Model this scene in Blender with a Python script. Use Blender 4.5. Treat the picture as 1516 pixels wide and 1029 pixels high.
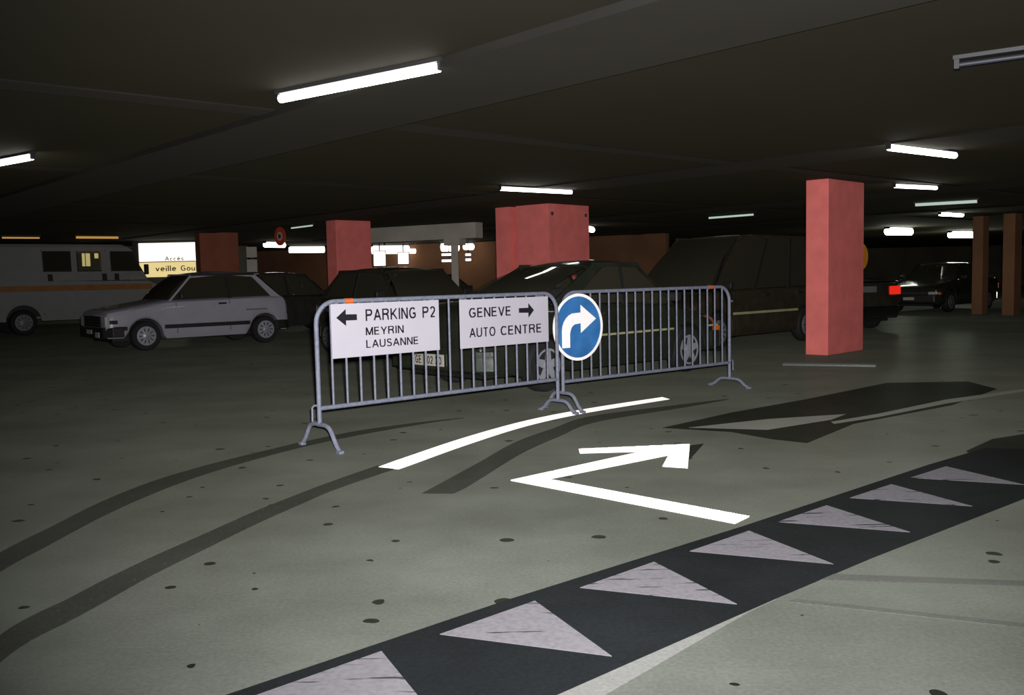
import bpy, bmesh, math, random
from mathutils import Vector, Matrix
random.seed(7)
for o in list(bpy.data.objects): bpy.data.objects.remove(o, do_unlink=True)
SC = bpy.context.scene
COL = SC.collection
R = math.radians

# ------------------------------------------------------------------ camera
CAM_H = 1.249
cam_d = bpy.data.cameras.new('camera'); cam = bpy.data.objects.new('camera', cam_d); COL.objects.link(cam)
cam_d.sensor_width = 36.0; cam_d.lens = 1382.5 / 1516 * 36.0
cam_d.clip_start = 0.05; cam_d.clip_end = 300
p, r = R(4.35), R(-1.2187)
fw = Vector((0, math.cos(p), -math.sin(p))); rt = Vector((1, 0, 0)); up = rt.cross(fw)
rt2 = math.cos(r) * rt + math.sin(r) * up; up2 = -math.sin(r) * rt + math.cos(r) * up
m = Matrix((( rt2.x, up2.x, -fw.x, 0), (rt2.y, up2.y, -fw.y, 0), (rt2.z, up2.z, -fw.z, CAM_H), (0, 0, 0, 1)))
cam.matrix_world = m
SC.camera = cam

# ------------------------------------------------------------------ world, flash, exposure
w = bpy.data.worlds.new('world'); SC.world = w; w.use_nodes = True
w.node_tree.nodes['Background'].inputs[0].default_value = (0.016, 0.014, 0.008, 1)
w.node_tree.nodes['Background'].inputs[1].default_value = 1.0
# the photographer's flash gun, held just above the lens
fl = bpy.data.lights.new('camera_flash', 'SPOT'); flo = bpy.data.objects.new('camera_flash', fl); COL.objects.link(flo)
fl.energy = 4200; fl.color = (1.0, 0.97, 1.0); fl.spot_size = R(100); fl.spot_blend = 1.0; fl.shadow_soft_size = 0.03
flo.location = (0.05, 0.0, 1.33)
flo.rotation_euler = (R(90 + 5), 0, R(-5.5))
SC.view_settings.view_transform = 'Standard'; SC.view_settings.look = 'None'
SC.view_settings.exposure = 0.0; SC.view_settings.gamma = 1.0; SC.view_settings.use_curve_mapping = False

# ------------------------------------------------------------------ materials
MATS = {}
def nodes(name):
    mt = bpy.data.materials.new(name); mt.use_nodes = True
    nt = mt.node_tree; nt.nodes.clear(); MATS[name] = mt
    return mt, nt, nt.nodes.new('ShaderNodeOutputMaterial')
def ramp(nt, src, stops):
    n = nt.nodes.new('ShaderNodeValToRGB'); e = n.color_ramp.elements
    while len(e) < len(stops): e.new(0.5)
    for k, (pos, c) in enumerate(stops):
        e[k].position = pos; e[k].color = (*c, 1) if len(c) == 3 else c
    nt.links.new(src, n.inputs[0]); return n
def pmat(name, col, rough=0.5, metal=0.0, var=0.12, scale=6.0, bump=0.0, spec=0.5, coat=0.0, sheen=None):
    """Principled paint / plastic / metal with a little procedural colour variation"""
    mt, nt, out = nodes(name)
    b = nt.nodes.new('ShaderNodeBsdfPrincipled')
    tc = nt.nodes.new('ShaderNodeTexCoord'); nz = nt.nodes.new('ShaderNodeTexNoise')
    nz.inputs['Scale'].default_value = scale; nz.inputs['Detail'].default_value = 4
    nt.links.new(tc.outputs['Object'], nz.inputs['Vector'])
    lo = tuple(c * (1 - var) for c in col); hi = tuple(min(1, c * (1 + var)) for c in col)
    rp = ramp(nt, nz.outputs['Fac'], [(0.3, lo), (0.7, hi)])
    nt.links.new(rp.outputs[0], b.inputs['Base Color'])
    b.inputs['Roughness'].default_value = rough; b.inputs['Metallic'].default_value = metal
    b.inputs['Specular IOR Level'].default_value = spec; b.inputs['Coat Weight'].default_value = coat
    if sheen:
        b.inputs['Sheen Weight'].default_value = sheen[0]; b.inputs['Sheen Roughness'].default_value = 0.35; b.inputs['Sheen Tint'].default_value = (*sheen[1], 1)
    if bump:
        bp = nt.nodes.new('ShaderNodeBump'); bp.inputs['Strength'].default_value = bump; bp.inputs['Distance'].default_value = 0.01
        nt.links.new(nz.outputs['Fac'], bp.inputs['Height']); nt.links.new(bp.outputs[0], b.inputs['Normal'])
    nt.links.new(b.outputs[0], out.inputs[0]); return mt
def emat(name, col, s):
    mt, nt, out = nodes(name); e = nt.nodes.new('ShaderNodeEmission')
    e.inputs[0].default_value = (*col, 1); e.inputs[1].default_value = s
    nt.links.new(e.outputs[0], out.inputs[0]); return mt
def glassmat(name, tint, gl=0.12):
    mt, nt, out = nodes(name)
    t = nt.nodes.new('ShaderNodeBsdfTransparent'); t.inputs[0].default_value = (*tint, 1)
    g = nt.nodes.new('ShaderNodeBsdfGlossy'); g.inputs['Roughness'].default_value = 0.03; g.inputs[0].default_value = (.9, .95, .92, 1)
    mx = nt.nodes.new('ShaderNodeMixShader'); lw = nt.nodes.new('ShaderNodeFresnel'); lw.inputs[0].default_value = 1.5
    nt.links.new(lw.outputs[0], mx.inputs[0]); nt.links.new(t.outputs[0], mx.inputs[1]); nt.links.new(g.outputs[0], mx.inputs[2])
    sh = nt.nodes.new('ShaderNodeBsdfDiffuse'); sh.inputs[0].default_value = (.036, .034, .022, 1); ad = nt.nodes.new('ShaderNodeAddShader')   # faint diffuse tone added to lift the black panes
    nt.links.new(mx.outputs[0], ad.inputs[0]); nt.links.new(sh.outputs[0], ad.inputs[1]); nt.links.new(ad.outputs[0], out.inputs[0]); return mt
def ground_mat(name, base, spots=True, gloss=0.05, mott=0.25, grough=0.32, flecks=0.0):
    """rough concrete / old paint on the garage deck: mottling, oil spots and dust specks in world space"""
    mt, nt, out = nodes(name); L = nt.links.new
    geo = nt.nodes.new('ShaderNodeNewGeometry')
    n1 = nt.nodes.new('ShaderNodeTexNoise'); n1.inputs['Scale'].default_value = 0.9; n1.inputs['Detail'].default_value = 6; n1.inputs['Roughness'].default_value = .6
    n2 = nt.nodes.new('ShaderNodeTexNoise'); n2.inputs['Scale'].default_value = 60; n2.inputs['Detail'].default_value = 3
    L(geo.outputs['Position'], n1.inputs['Vector']); L(geo.outputs['Position'], n2.inputs['Vector'])
    lo = tuple(c * (1 - mott) for c in base); hi = tuple(c * (1 + mott) for c in base)
    c1 = ramp(nt, n1.outputs['Fac'], [(0.3, lo), (0.68, hi)])
    mx = nt.nodes.new('ShaderNodeMix'); mx.data_type = 'RGBA'; mx.blend_type = 'MULTIPLY'; mx.inputs['Factor'].default_value = 0.5
    c2 = ramp(nt, n2.outputs['Fac'], [(0.3, (.7, .7, .7)), (0.7, (1.15, 1.15, 1.15))])
    L(c1.outputs[0], mx.inputs['A']); L(c2.outputs[0], mx.inputs['B']); cur = mx.outputs['Result']
    if spots:
        # oil and chewing gum spots
        vo = nt.nodes.new('ShaderNodeTexVoronoi'); vo.voronoi_dimensions = '2D'; vo.inputs['Scale'].default_value = 2.3; vo.inputs['Randomness'].default_value = 1
        nd = nt.nodes.new('ShaderNodeTexNoise'); nd.inputs['Scale'].default_value = 9; nd.inputs['Detail'].default_value = 2
        L(geo.outputs['Position'], nd.inputs['Vector'])
        ad = nt.nodes.new('ShaderNodeVectorMath'); ad.operation = 'SCALE'; ad.inputs['Scale'].default_value = 0.06
        L(nd.outputs['Color'], ad.inputs[0])
        ad2 = nt.nodes.new('ShaderNodeVectorMath'); ad2.operation = 'ADD'; L(geo.outputs['Position'], ad2.inputs[0]); L(ad.outputs[0], ad2.inputs[1])
        fl2 = nt.nodes.new('ShaderNodeVectorMath'); fl2.operation = 'MULTIPLY'; fl2.inputs[1].default_value = (1, 1, 0); L(ad2.outputs[0], fl2.inputs[0])
        L(fl2.outputs[0], vo.inputs['Vector'])
        wn = nt.nodes.new('ShaderNodeSeparateColor'); L(vo.outputs['Color'], wn.inputs[0])
        # radius of each spot varies per cell, many cells carry none
        th = nt.nodes.new('ShaderNodeMapRange'); th.inputs['From Min'].default_value = 0.3; th.inputs['From Max'].default_value = 1.0
        th.inputs['To Min'].default_value = 0.0; th.inputs['To Max'].default_value = 0.078; L(wn.outputs[0], th.inputs['Value'])
        lt = nt.nodes.new('ShaderNodeMath'); lt.operation = 'LESS_THAN'; L(vo.outputs['Distance'], lt.inputs[0]); L(th.outputs[0], lt.inputs[1])
        m2 = nt.nodes.new('ShaderNodeMix'); m2.data_type = 'RGBA'; L(lt.outputs[0], m2.inputs['Factor'])
        L(cur, m2.inputs['A']); m2.inputs['B'].default_value = (base[0] * .06, base[1] * .06, base[2] * .06, 1); cur = m2.outputs['Result']
        # long soft tyre smears along the driving direction
        mp = nt.nodes.new('ShaderNodeMapping'); mp.inputs['Rotation'].default_value = (0, 0, R(20)); mp.inputs['Scale'].default_value = (0.5, 1.3, 1)
        L(geo.outputs['Position'], mp.inputs[0])
        n3 = nt.nodes.new('ShaderNodeTexNoise'); n3.inputs['Scale'].default_value = 0.8; n3.inputs['Detail'].default_value = 5; L(mp.outputs[0], n3.inputs['Vector'])
        c3 = ramp(nt, n3.outputs['Fac'], [(0.3, (.80, .81, .80)), (0.65, (1.05, 1.05, 1.05))])
        m3 = nt.nodes.new('ShaderNodeMix'); m3.data_type = 'RGBA'; m3.blend_type = 'MULTIPLY'; m3.inputs['Factor'].default_value = 1
        L(cur, m3.inputs['A']); L(c3.outputs[0], m3.inputs['B']); cur = m3.outputs['Result']
    if flecks:
        v2 = nt.nodes.new('ShaderNodeTexNoise'); v2.inputs['Scale'].default_value = 38; v2.inputs['Detail'].default_value = 2
        L(geo.outputs['Position'], v2.inputs['Vector'])
        c4 = ramp(nt, v2.outputs['Fac'], [(0.66, (0, 0, 0)), (0.72, (flecks,) * 3)])
        m4 = nt.nodes.new('ShaderNodeMix'); m4.data_type = 'RGBA'; m4.blend_type = 'ADD'; m4.inputs['Factor'].default_value = 1
        L(cur, m4.inputs['A']); L(c4.outputs[0], m4.inputs['B']); cur = m4.outputs['Result']
    d = nt.nodes.new('ShaderNodeBsdfDiffuse'); d.inputs['Roughness'].default_value = 0.55; L(cur, d.inputs[0])
    g = nt.nodes.new('ShaderNodeBsdfGlossy'); g.inputs['Roughness'].default_value = grough; g.inputs[0].default_value = (.8, .9, .8, 1)
    ms = nt.nodes.new('ShaderNodeMixShader'); ms.inputs[0].default_value = gloss
    bp = nt.nodes.new('ShaderNodeBump'); bp.inputs['Strength'].default_value = 0.25; bp.inputs['Distance'].default_value = 0.004
    L(n2.outputs['Fac'], bp.inputs['Height']); L(bp.outputs[0], d.inputs['Normal']); L(bp.outputs[0], g.inputs['Normal'])
    L(d.outputs[0], ms.inputs[1]); L(g.outputs[0], ms.inputs[2])
    sh = nt.nodes.new('ShaderNodeBsdfSheen'); sh.inputs['Roughness'].default_value = 0.4; k = sum(base) / 3 * 0.5
    sh.inputs[0].default_value = (k, k, k * .58, 1); ad_ = nt.nodes.new('ShaderNodeAddShader')   # sheen added to brighten the far deck at grazing angles
    L(ms.outputs[0], ad_.inputs[0]); L(sh.outputs[0], ad_.inputs[1]); L(ad_.outputs[0], out.inputs[0]); return mt
def bead_paint(name, base, scuff):
    """thick white road paint; its ribs are added to catch the flash (see ribbed_marking)"""
    mt, nt, out = nodes(name); L = nt.links.new
    geo = nt.nodes.new('ShaderNodeNewGeometry'); n = nt.nodes.new('ShaderNodeTexNoise'); n.inputs['Scale'].default_value = 14; n.inputs['Detail'].default_value = 5
    L(geo.outputs['Position'], n.inputs['Vector'])
    c = ramp(nt, n.outputs['Fac'], [(0.25, tuple(x * scuff for x in base)), (0.45, base)])
    d = nt.nodes.new('ShaderNodeBsdfDiffuse'); d.inputs['Roughness'].default_value = 0.3; L(c.outputs[0], d.inputs[0])
    L(d.outputs[0], out.inputs[0]); return mt
def worn_paint(name, base, dark):
    """faded triangles: pale paint with rubbed streaks"""
    mt, nt, out = nodes(name); L = nt.links.new
    geo = nt.nodes.new('ShaderNodeNewGeometry'); mp = nt.nodes.new('ShaderNodeMapping')
    mp.inputs['Rotation'].default_value = (0, 0, R(-22)); mp.inputs['Scale'].default_value = (1.3, 13, 1); L(geo.outputs['Position'], mp.inputs[0])
    n = nt.nodes.new('ShaderNodeTexNoise'); n.inputs['Scale'].default_value = 2.2; n.inputs['Detail'].default_value = 6; L(mp.outputs[0], n.inputs['Vector'])
    c = ramp(nt, n.outputs['Fac'], [(0.345, dark), (0.40, base)])
    n2 = nt.nodes.new('ShaderNodeTexNoise'); n2.inputs['Scale'].default_value = 45; n2.inputs['Detail'].default_value = 3; L(geo.outputs['Position'], n2.inputs['Vector'])
    c2 = ramp(nt, n2.outputs['Fac'], [(0.3, (.82, .82, .82)), (0.6, (1, 1, 1))])
    mx = nt.nodes.new('ShaderNodeMix'); mx.data_type = 'RGBA'; mx.blend_type = 'MULTIPLY'; mx.inputs['Factor'].default_value = 1
    L(c.outputs[0], mx.inputs['A']); L(c2.outputs[0], mx.inputs['B'])
    d = nt.nodes.new('ShaderNodeBsdfDiffuse'); d.inputs['Roughness'].default_value = 0.55; L(mx.outputs['Result'], d.inputs[0]); L(d.outputs[0], out.inputs[0]); return mt

FLOOR_C = (0.0550, 0.0600, 0.0515)
ground_mat('deck', FLOOR_C, gloss=0.05)
ground_mat('blackout', (0.0065, 0.0075, 0.0080), spots=False, mott=0.3, gloss=0.012)
ground_mat('rubber_band', (0.021, 0.022, 0.019), spots=False, mott=0.25, gloss=0.02, flecks=0.02)
ground_mat('old_patch', (0.011, 0.012, 0.0095), spots=False, mott=0.3, gloss=0.02)
ground_mat('tyre_smear', (0.040, 0.042, 0.038), spots=False, mott=0.3, gloss=0.03)
ground_mat('pale_wear', (0.088, 0.09, 0.085), spots=False, mott=0.15, gloss=0.03)
worn_paint('worn_white', (0.090, 0.087, 0.092), (0.022, 0.022, 0.024))
bead_paint('bead_white', (0.97, 0.87, 0.79), 0.94)
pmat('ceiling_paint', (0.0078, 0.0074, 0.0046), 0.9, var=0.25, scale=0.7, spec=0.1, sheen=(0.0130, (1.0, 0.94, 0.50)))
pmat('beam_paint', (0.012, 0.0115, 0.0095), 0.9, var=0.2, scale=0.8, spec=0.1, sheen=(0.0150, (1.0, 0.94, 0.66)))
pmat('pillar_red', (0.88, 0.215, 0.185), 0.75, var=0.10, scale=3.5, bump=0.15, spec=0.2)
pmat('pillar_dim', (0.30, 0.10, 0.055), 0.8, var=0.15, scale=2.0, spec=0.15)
pmat('dark_wall', (0.15, 0.14, 0.10), 0.9, var=0.2, scale=0.6, spec=0.1, sheen=(0.012, (1, .93, .62)))
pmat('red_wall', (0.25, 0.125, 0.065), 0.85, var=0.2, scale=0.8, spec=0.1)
pmat('concrete_pale', (0.50, 0.46, 0.38), 0.85, var=0.15, scale=1.5, spec=0.1)
pmat('galvanised', (0.155, 0.168, 0.212), 0.6, metal=0.0, var=0.18, scale=40, spec=0.4)
pmat('orange_band', (0.55, 0.12, 0.03), 0.6)
pmat('sign_white', (0.43, 0.415, 0.455), 0.55, var=0.03, scale=3, spec=0.2)
pmat('sign_black', (0.012, 0.012, 0.014), 0.6, spec=0.2)
pmat('sign_blue', (0.034, 0.15, 0.37), 0.5, var=0.25, scale=5, spec=0.3)
pmat('sign_bright', (0.95, 0.93, 0.90), 0.5, var=0.02, spec=0.2)
pmat('sign_back', (0.25, 0.26, 0.28), 0.5, metal=0.6)
pmat('steel_dark', (0.05, 0.05, 0.05), 0.5, sheen=(0.012, (1, .93, .62)))
pmat('lamp_body', (0.018, 0.018, 0.018), 0.5, var=0.05)
pmat('lamp_body_blue', (0.02, 0.021, 0.03), 0.5, var=0.05)
emat('tube_white', (1.0, 0.96, 0.90), 9.0)
emat('tube_strong', (0.97, 1.0, 0.86), 22.0)
emat('tube_green', (0.80, 1.0, 0.84), 0.55)
emat('tube_far', (1.0, 0.95, 0.86), 3.5)
emat('tube_amber', (1.0, 0.55, 0.14), 0.45)
emat('lightbox', (1.0, 0.80, 0.36), 0.80)
emat('lightbox_top', (1.0, 0.95, 0.80), 1.5)
emat('lightbox_dim', (1.0, 0.84, 0.42), 0.9)
emat('lit_panel', (1.0, 0.95, 0.93), 2.0)
pmat('board_text', (0.30, 0.22, 0.06), 0.8)
pmat('board_line', (0.55, 0.12, 0.08), 0.8)
pmat('car_white', (0.38, 0.37, 0.41), 0.32, var=0.04, coat=0.4)
pmat('van_white', (0.27, 0.275, 0.26), 0.45, var=0.05)
pmat('van_stripe', (0.32, 0.14, 0.03), 0.5)
pmat('car_black', (0.030, 0.029, 0.019), 0.16, var=0.2, coat=0.6, sheen=(0.012, (1, .93, .62)))
pmat('car_green', (0.022, 0.025, 0.017), 0.13, var=0.2, coat=0.8, sheen=(0.012, (1, .93, .62)))
pmat('car_maroon', (0.042, 0.034, 0.022), 0.18, var=0.2, coat=0.7, sheen=(0.012, (1, .93, .62)))
pmat('car_blue', (0.034, 0.034, 0.030), 0.15, var=0.2, coat=0.7, sheen=(0.012, (1, .93, .62)))
pmat('trim_black', (0.014, 0.014, 0.012), 0.55, sheen=(0.012, (1, .93, .62)))
pmat('trim_cream', (0.42, 0.40, 0.22), 0.35)
pmat('chrome', (0.75, 0.76, 0.74), 0.18, metal=1.0, var=0.03)
pmat('tyre', (0.014, 0.014, 0.013), 0.8, bump=0.1, sheen=(0.012, (1, .93, .62)))
pmat('hub_silver', (0.42, 0.43, 0.47), 0.38, metal=0.35, var=0.1)
pmat('hub_grey', (0.20, 0.21, 0.20), 0.5, metal=0.2, var=0.1)
pmat('lens_clear', (0.55, 0.57, 0.55), 0.15)
pmat('lens_red', (0.55, 0.012, 0.008), 0.2)
emat('lens_red_flash_glow', (1.0, 0.03, 0.015), 0.75)  # emission stands in for the flash glint on a red reflector
pmat('lens_orange', (0.75, 0.16, 0.02), 0.25)
pmat('seat_cloth', (0.02, 0.02, 0.02), 0.9, sheen=(0.012, (1, .93, .62)))
pmat('plate_white', (0.50, 0.48, 0.40), 0.5, var=0.04)
glassmat('car_glass', (0.42, 0.46, 0.42))
glassmat('van_glass', (0.85, 0.85, 0.80))
glassmat('dark_glass', (0.10, 0.11, 0.10))
pmat('disc_red', (0.60, 0.07, 0.03), 0.5, spec=0.3)
pmat('disc_yellow', (0.62, 0.24, 0.02), 0.5)

# ------------------------------------------------------------------ mesh helpers
class MB:
    def __init__(s): s.v = []; s.f = []
    def add(s, vs, fs):
        k = len(s.v); s.v += [tuple(v) for v in vs]; s.f += [tuple(i + k for i in f) for f in fs]; return s
    def box(s, c, d, rz=0.0):
        x, y, z = c; a, b, e = d[0] / 2, d[1] / 2, d[2] / 2; cs, sn = math.cos(rz), math.sin(rz)
        vs = [(x + i * a * cs - j * b * sn, y + i * a * sn + j * b * cs, z + k * e) for k in (-1, 1) for j in (-1, 1) for i in (-1, 1)]
        return s.add(vs, [(0, 2, 3, 1), (4, 5, 7, 6), (0, 1, 5, 4), (2, 6, 7, 3), (0, 4, 6, 2), (1, 3, 7, 5)])
    def beam(s, p, q, a, b, upv=(0, 0, 1)):
        p, q = Vector(p), Vector(q); d = (q - p).normalized(); u = Vector(upv)
        sd = d.cross(u)
        if sd.length < 1e-4: sd = d.cross(Vector((1, 0, 0)))
        sd.normalize(); n = sd.cross(d).normalized()
        vs = [o + sd * (i * a / 2) + n * (j * b / 2) for o in (p, q) for j in (-1, 1) for i in (-1, 1)]
        return s.add(vs, [(0, 2, 3, 1), (4, 5, 7, 6), (0, 1, 5, 4), (2, 6, 7, 3), (0, 4, 6, 2), (1, 3, 7, 5)])
    def tube(s, pts, rad, n=8, cap=True):
        pts = [Vector(q) for q in pts]; k0 = len(s.v); prev = None
        for i, q in enumerate(pts):
            d = ((pts[min(i + 1, len(pts) - 1)] - pts[max(i - 1, 0)])).normalized()
            if prev is None:
                a = d.cross(Vector((0, 0, 1)));
                if a.length < 1e-3: a = d.cross(Vector((1, 0, 0)))
            else: a = prev - d * prev.dot(d)
            a.normalize(); prev = a; b = d.cross(a)
            for j in range(n):
                t = 2 * math.pi * j / n; s.v.append(tuple(q + a * rad * math.cos(t) + b * rad * math.sin(t)))
        for i in range(len(pts) - 1):
            for j in range(n):
                j2 = (j + 1) % n; s.f.append((k0 + i * n + j, k0 + i * n + j2, k0 + (i + 1) * n + j2, k0 + (i + 1) * n + j))
        if cap:
            s.f.append(tuple(k0 + j for j in reversed(range(n)))); e = k0 + (len(pts) - 1) * n; s.f.append(tuple(e + j for j in range(n)))
        return s
    def prism(s, poly, z0, z1):
        """horizontal polygon (x,y) given thickness"""
        n = len(poly); ar = sum(poly[i][0] * poly[(i + 1) % n][1] - poly[(i + 1) % n][0] * poly[i][1] for i in range(n))
        if ar < 0: poly = poly[::-1]
        vs = [(x, y, z0) for x, y in poly] + [(x, y, z1) for x, y in poly]
        fs = [tuple(reversed(range(n))), tuple(range(n, 2 * n))] + [(i, (i + 1) % n, n + (i + 1) % n, n + i) for i in range(n)]
        return s.add(vs, fs)
    def vprism(s, poly, y0, y1):
        """upright polygon (x,z) given thickness along y (y0 is the front)"""
        n = len(poly); ar = sum(poly[i][0] * poly[(i + 1) % n][1] - poly[(i + 1) % n][0] * poly[i][1] for i in range(n))
        if ar < 0: poly = poly[::-1]
        vs = [(x, y0, z) for x, z in poly] + [(x, y1, z) for x, z in poly]
        fs = [tuple(range(n)), tuple(reversed(range(n, 2 * n)))] + [((i + 1) % n, i, n + i, n + (i + 1) % n) for i in range(n)]
        return s.add(vs, fs)
    def lathe(s, prof, c=(0, 0, 0), n=20):
        """profile of (radius, y): spun about the y axis"""
        k0 = len(s.v)
        for rr, y in prof:
            for j in range(n):
                t = 2 * math.pi * j / n; s.v.append((c[0] + rr * math.cos(t), c[1] + y, c[2] + rr * math.sin(t)))
        for i in range(len(prof) - 1):
            for j in range(n):
                j2 = (j + 1) % n; s.f.append((k0 + i * n + j, k0 + (i + 1) * n + j, k0 + (i + 1) * n + j2, k0 + i * n + j2))
        s.f.append(tuple(k0 + j for j in range(n))); e = k0 + (len(prof) - 1) * n; s.f.append(tuple(e + j for j in reversed(range(n))))
        return s
    def grid(s, rows):
        k0 = len(s.v); n = len(rows[0])
        for rw in rows: s.v += [tuple(q) for q in rw]
        for i in range(len(rows) - 1):
            for j in range(n - 1): s.f.append((k0 + i * n + j, k0 + i * n + j + 1, k0 + (i + 1) * n + j + 1, k0 + (i + 1) * n + j))
        return s
    def build(s, name, mat, parent=None, smooth=None, bevel=0):
        me = bpy.data.meshes.new(name); me.from_pydata(s.v, [], s.f); me.materials.append(MATS[mat])
        bm = bmesh.new(); bm.from_mesh(me); bmesh.ops.recalc_face_normals(bm, faces=bm.faces)
        if bevel:
            bmesh.ops.bevel(bm, geom=[e for e in bm.edges if e.is_manifold and e.calc_face_angle(0) > R(35)], offset=bevel, segments=2, affect='EDGES', profile=0.5)
        bm.to_mesh(me); bm.free()
        if smooth:
            for pl in me.polygons: pl.use_smooth = True
            me.set_sharp_from_angle(angle=R(smooth))
        o = bpy.data.objects.new(name, me); COL.objects.link(o)
        if parent: o.parent = parent
        return o
def tag(o, label=None, cat=None, group=None, kind=None):
    if label: o['label'] = label
    if cat: o['category'] = cat
    if group: o['group'] = group
    if kind: o['kind'] = kind
    return o
def thing(name, label, cat, loc=(0, 0, 0), rz=0.0, group=None):
    o = bpy.data.objects.new(name, None); COL.objects.link(o); o.empty_display_size = 0.1
    o.location = loc; o.rotation_euler = (0, 0, rz); return tag(o, label, cat, group)
def share(src, parent, loc=None):
    c = src.copy(); COL.objects.link(c); c.parent = parent
    if loc is not None: c.location = loc
    return c
def crom(pts, k=6):
    """smooth curve through points"""
    out = []; P = [pts[0]] + list(pts) + [pts[-1]]
    for i in range(1, len(P) - 2):
        for j in range(k):
            t = j / k; a, b, c, d = P[i - 1], P[i], P[i + 1], P[i + 2]
            out.append(tuple(0.5 * (2 * b[q] + (c[q] - a[q]) * t + (2 * a[q] - 5 * b[q] + 4 * c[q] - d[q]) * t * t + (3 * b[q] - a[q] - 3 * c[q] + d[q]) * t ** 3) for q in range(len(b))))
    out.append(tuple(pts[-1])); return out
def arc(cx, cy, rx, ry, a0, a1, n=8): return [(cx + rx * math.cos(R(a0 + (a1 - a0) * k / n)), cy + ry * math.sin(R(a0 + (a1 - a0) * k / n))) for k in range(n + 1)]
# plain grotesque capitals and the few small letters needed: width, then centre lines of the strokes (cap height 1)
GLYPH = {
 'P': (.62, [[(0, 0), (0, 1)], [(0, .96), (.36, .96)] + arc(.36, .73, .24, .23, 90, -90) + [(0, .50)]]),
 'A': (.68, [[(-.02, 0), (.34, 1.0)], [(.70, 0), (.34, 1.0)], [(.12, .34), (.56, .34)]]),
 'R': (.66, [[(0, 0), (0, 1)], [(0, .96), (.36, .96)] + arc(.36, .74, .25, .22, 90, -90) + [(0, .52)], [(.40, .52), (.56, .36), (.60, 0)]]),
 'K': (.66, [[(0, 0), (0, 1)], [(.62, 1), (0, .38)], [(.20, .56), (.66, 0)]]),
 'I': (.02, [[(.01, 0), (.01, 1)]]),
 'N': (.62, [[(0, 0), (0, 1)], [(.03, .98), (.59, .02)], [(.62, 0), (.62, 1)]]),
 'G': (.70, [arc(.36, .5, .34, .46, 42, 300, 14) + [(.66, .18), (.66, .46)], [(.38, .46), (.70, .46)]]),
 'M': (.76, [[(0, 0), (0, 1)], [(.02, .98), (.38, .04)], [(.38, .04), (.74, .98)], [(.76, 0), (.76, 1)]]),
 'E': (.54, [[(0, 0), (0, 1)], [(0, .96), (.54, .96)], [(0, .52), (.50, .52)], [(0, .04), (.56, .04)]]),
 'Y': (.66, [[(.33, 0), (.33, .42)], [(.33, .40), (0, 1)], [(.33, .40), (.66, 1)]]),
 'L': (.48, [[(0, 0), (0, 1)], [(0, .04), (.50, .04)]]),
 'U': (.62, [[(0, 1), (0, .34)] + arc(.31, .34, .31, .30, 180, 360, 10) + [(.62, 1)]]),
 'S': (.58, [arc(.29, .73, .25, .23, 20, 220, 8) + [(.29, .51)] + arc(.29, .27, .27, .23, 60, -160, 9)]),
 'T': (.60, [[(.30, 0), (.30, 1)], [(0, .96), (.60, .96)]]),
 'O': (.72, [arc(.36, .5, .35, .46, 0, 360, 22)]),
 'C': (.66, [arc(.36, .5, .34, .46, 42, 318, 16)]),
 'V': (.64, [[(0, 1), (.32, 0)], [(.64, 1), (.32, 0)]]),
 '2': (.54, [arc(.27, .70, .25, .26, 165, -35, 9) + [(.04, .06)], [(0, .04), (.54, .04)]]),
 '3': (.54, [arc(.26, .74, .24, .22, 150, -80, 8), arc(.26, .28, .27, .24, 85, -155, 9)]),
 '0': (.56, [arc(.28, .5, .26, .46, 0, 360, 18)]),
 'c': (.46, [arc(.25, .33, .24, .30, 45, 315, 12)]), 'e': (.50, [[(.02, .35), (.48, .35)] + arc(.25, .33, .24, .30, 4, 315, 14)]),
 's': (.40, [arc(.20, .48, .17, .15, 30, 240, 7) + arc(.20, .18, .18, .15, 70, -150, 8)]),
 'v': (.48, [[(0, .64), (.24, 0)], [(.48, .64), (.24, 0)]]), 'i': (.02, [[(.01, 0), (.01, .64)], [(.01, .82), (.01, .96)]]),
 'l': (.02, [[(.01, 0), (.01, 1)]]), 'o': (.50, [arc(.25, .33, .24, .30, 0, 360, 16)]), 'u': (.44, [[(0, .64), (0, .24)] + arc(.22, .24, .22, .21, 180, 360, 8) + [(.44, .64)], [(.44, 0), (.44, .3)]]),
}
GLYPH['è'] = (.50, GLYPH['e'][1] + [[(.14, .95), (.30, .78)]])
def lettering(txt, x0, z0, wd, ht, y, mat, parent, weight=0.175):
    """flat print: one word fitted to a box wd x ht with its lower left corner at (x0, z0), facing -y"""
    gap = .20; tot = sum(GLYPH[c][0] for c in txt) + (gap + weight * .55) * (len(txt) - 1) + weight; sx = wd / tot
    mb = MB(); cur = weight / 2; hw = weight / 2
    for c in txt:
        gw, strokes = GLYPH[c]
        for st in strokes:
            pts = [Vector((cur + px, pz)) for px, pz in st]; n = len(pts); L_, R_ = [], []
            closed = (pts[0] - pts[-1]).length < 1e-4
            for i in range(n):
                pa = pts[i - 1] if i > 0 else (pts[-2] if closed else pts[0]); pb = pts[i + 1] if i < n - 1 else (pts[1] if closed else pts[-1])
                d = (pb - pa).normalized(); nn = Vector((-d.y, d.x)); L_.append(pts[i] + nn * hw); R_.append(pts[i] - nn * hw)
            vs = [(x0 + q.x * sx, y, z0 + min(1.0, max(0.0, q.y)) * ht) for q in L_ + R_]
            mb.add(vs, [(i, i + 1, n + i + 1, n + i) for i in range(n - 1)])
        cur += gw + gap + weight * .55
    return mb.build('lettering', mat, parent)

U = R(41.5)                       # the building's grid runs at this angle to the line of sight
ux, uy = math.cos(U), math.sin(U)
CEIL = 2.56

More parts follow.
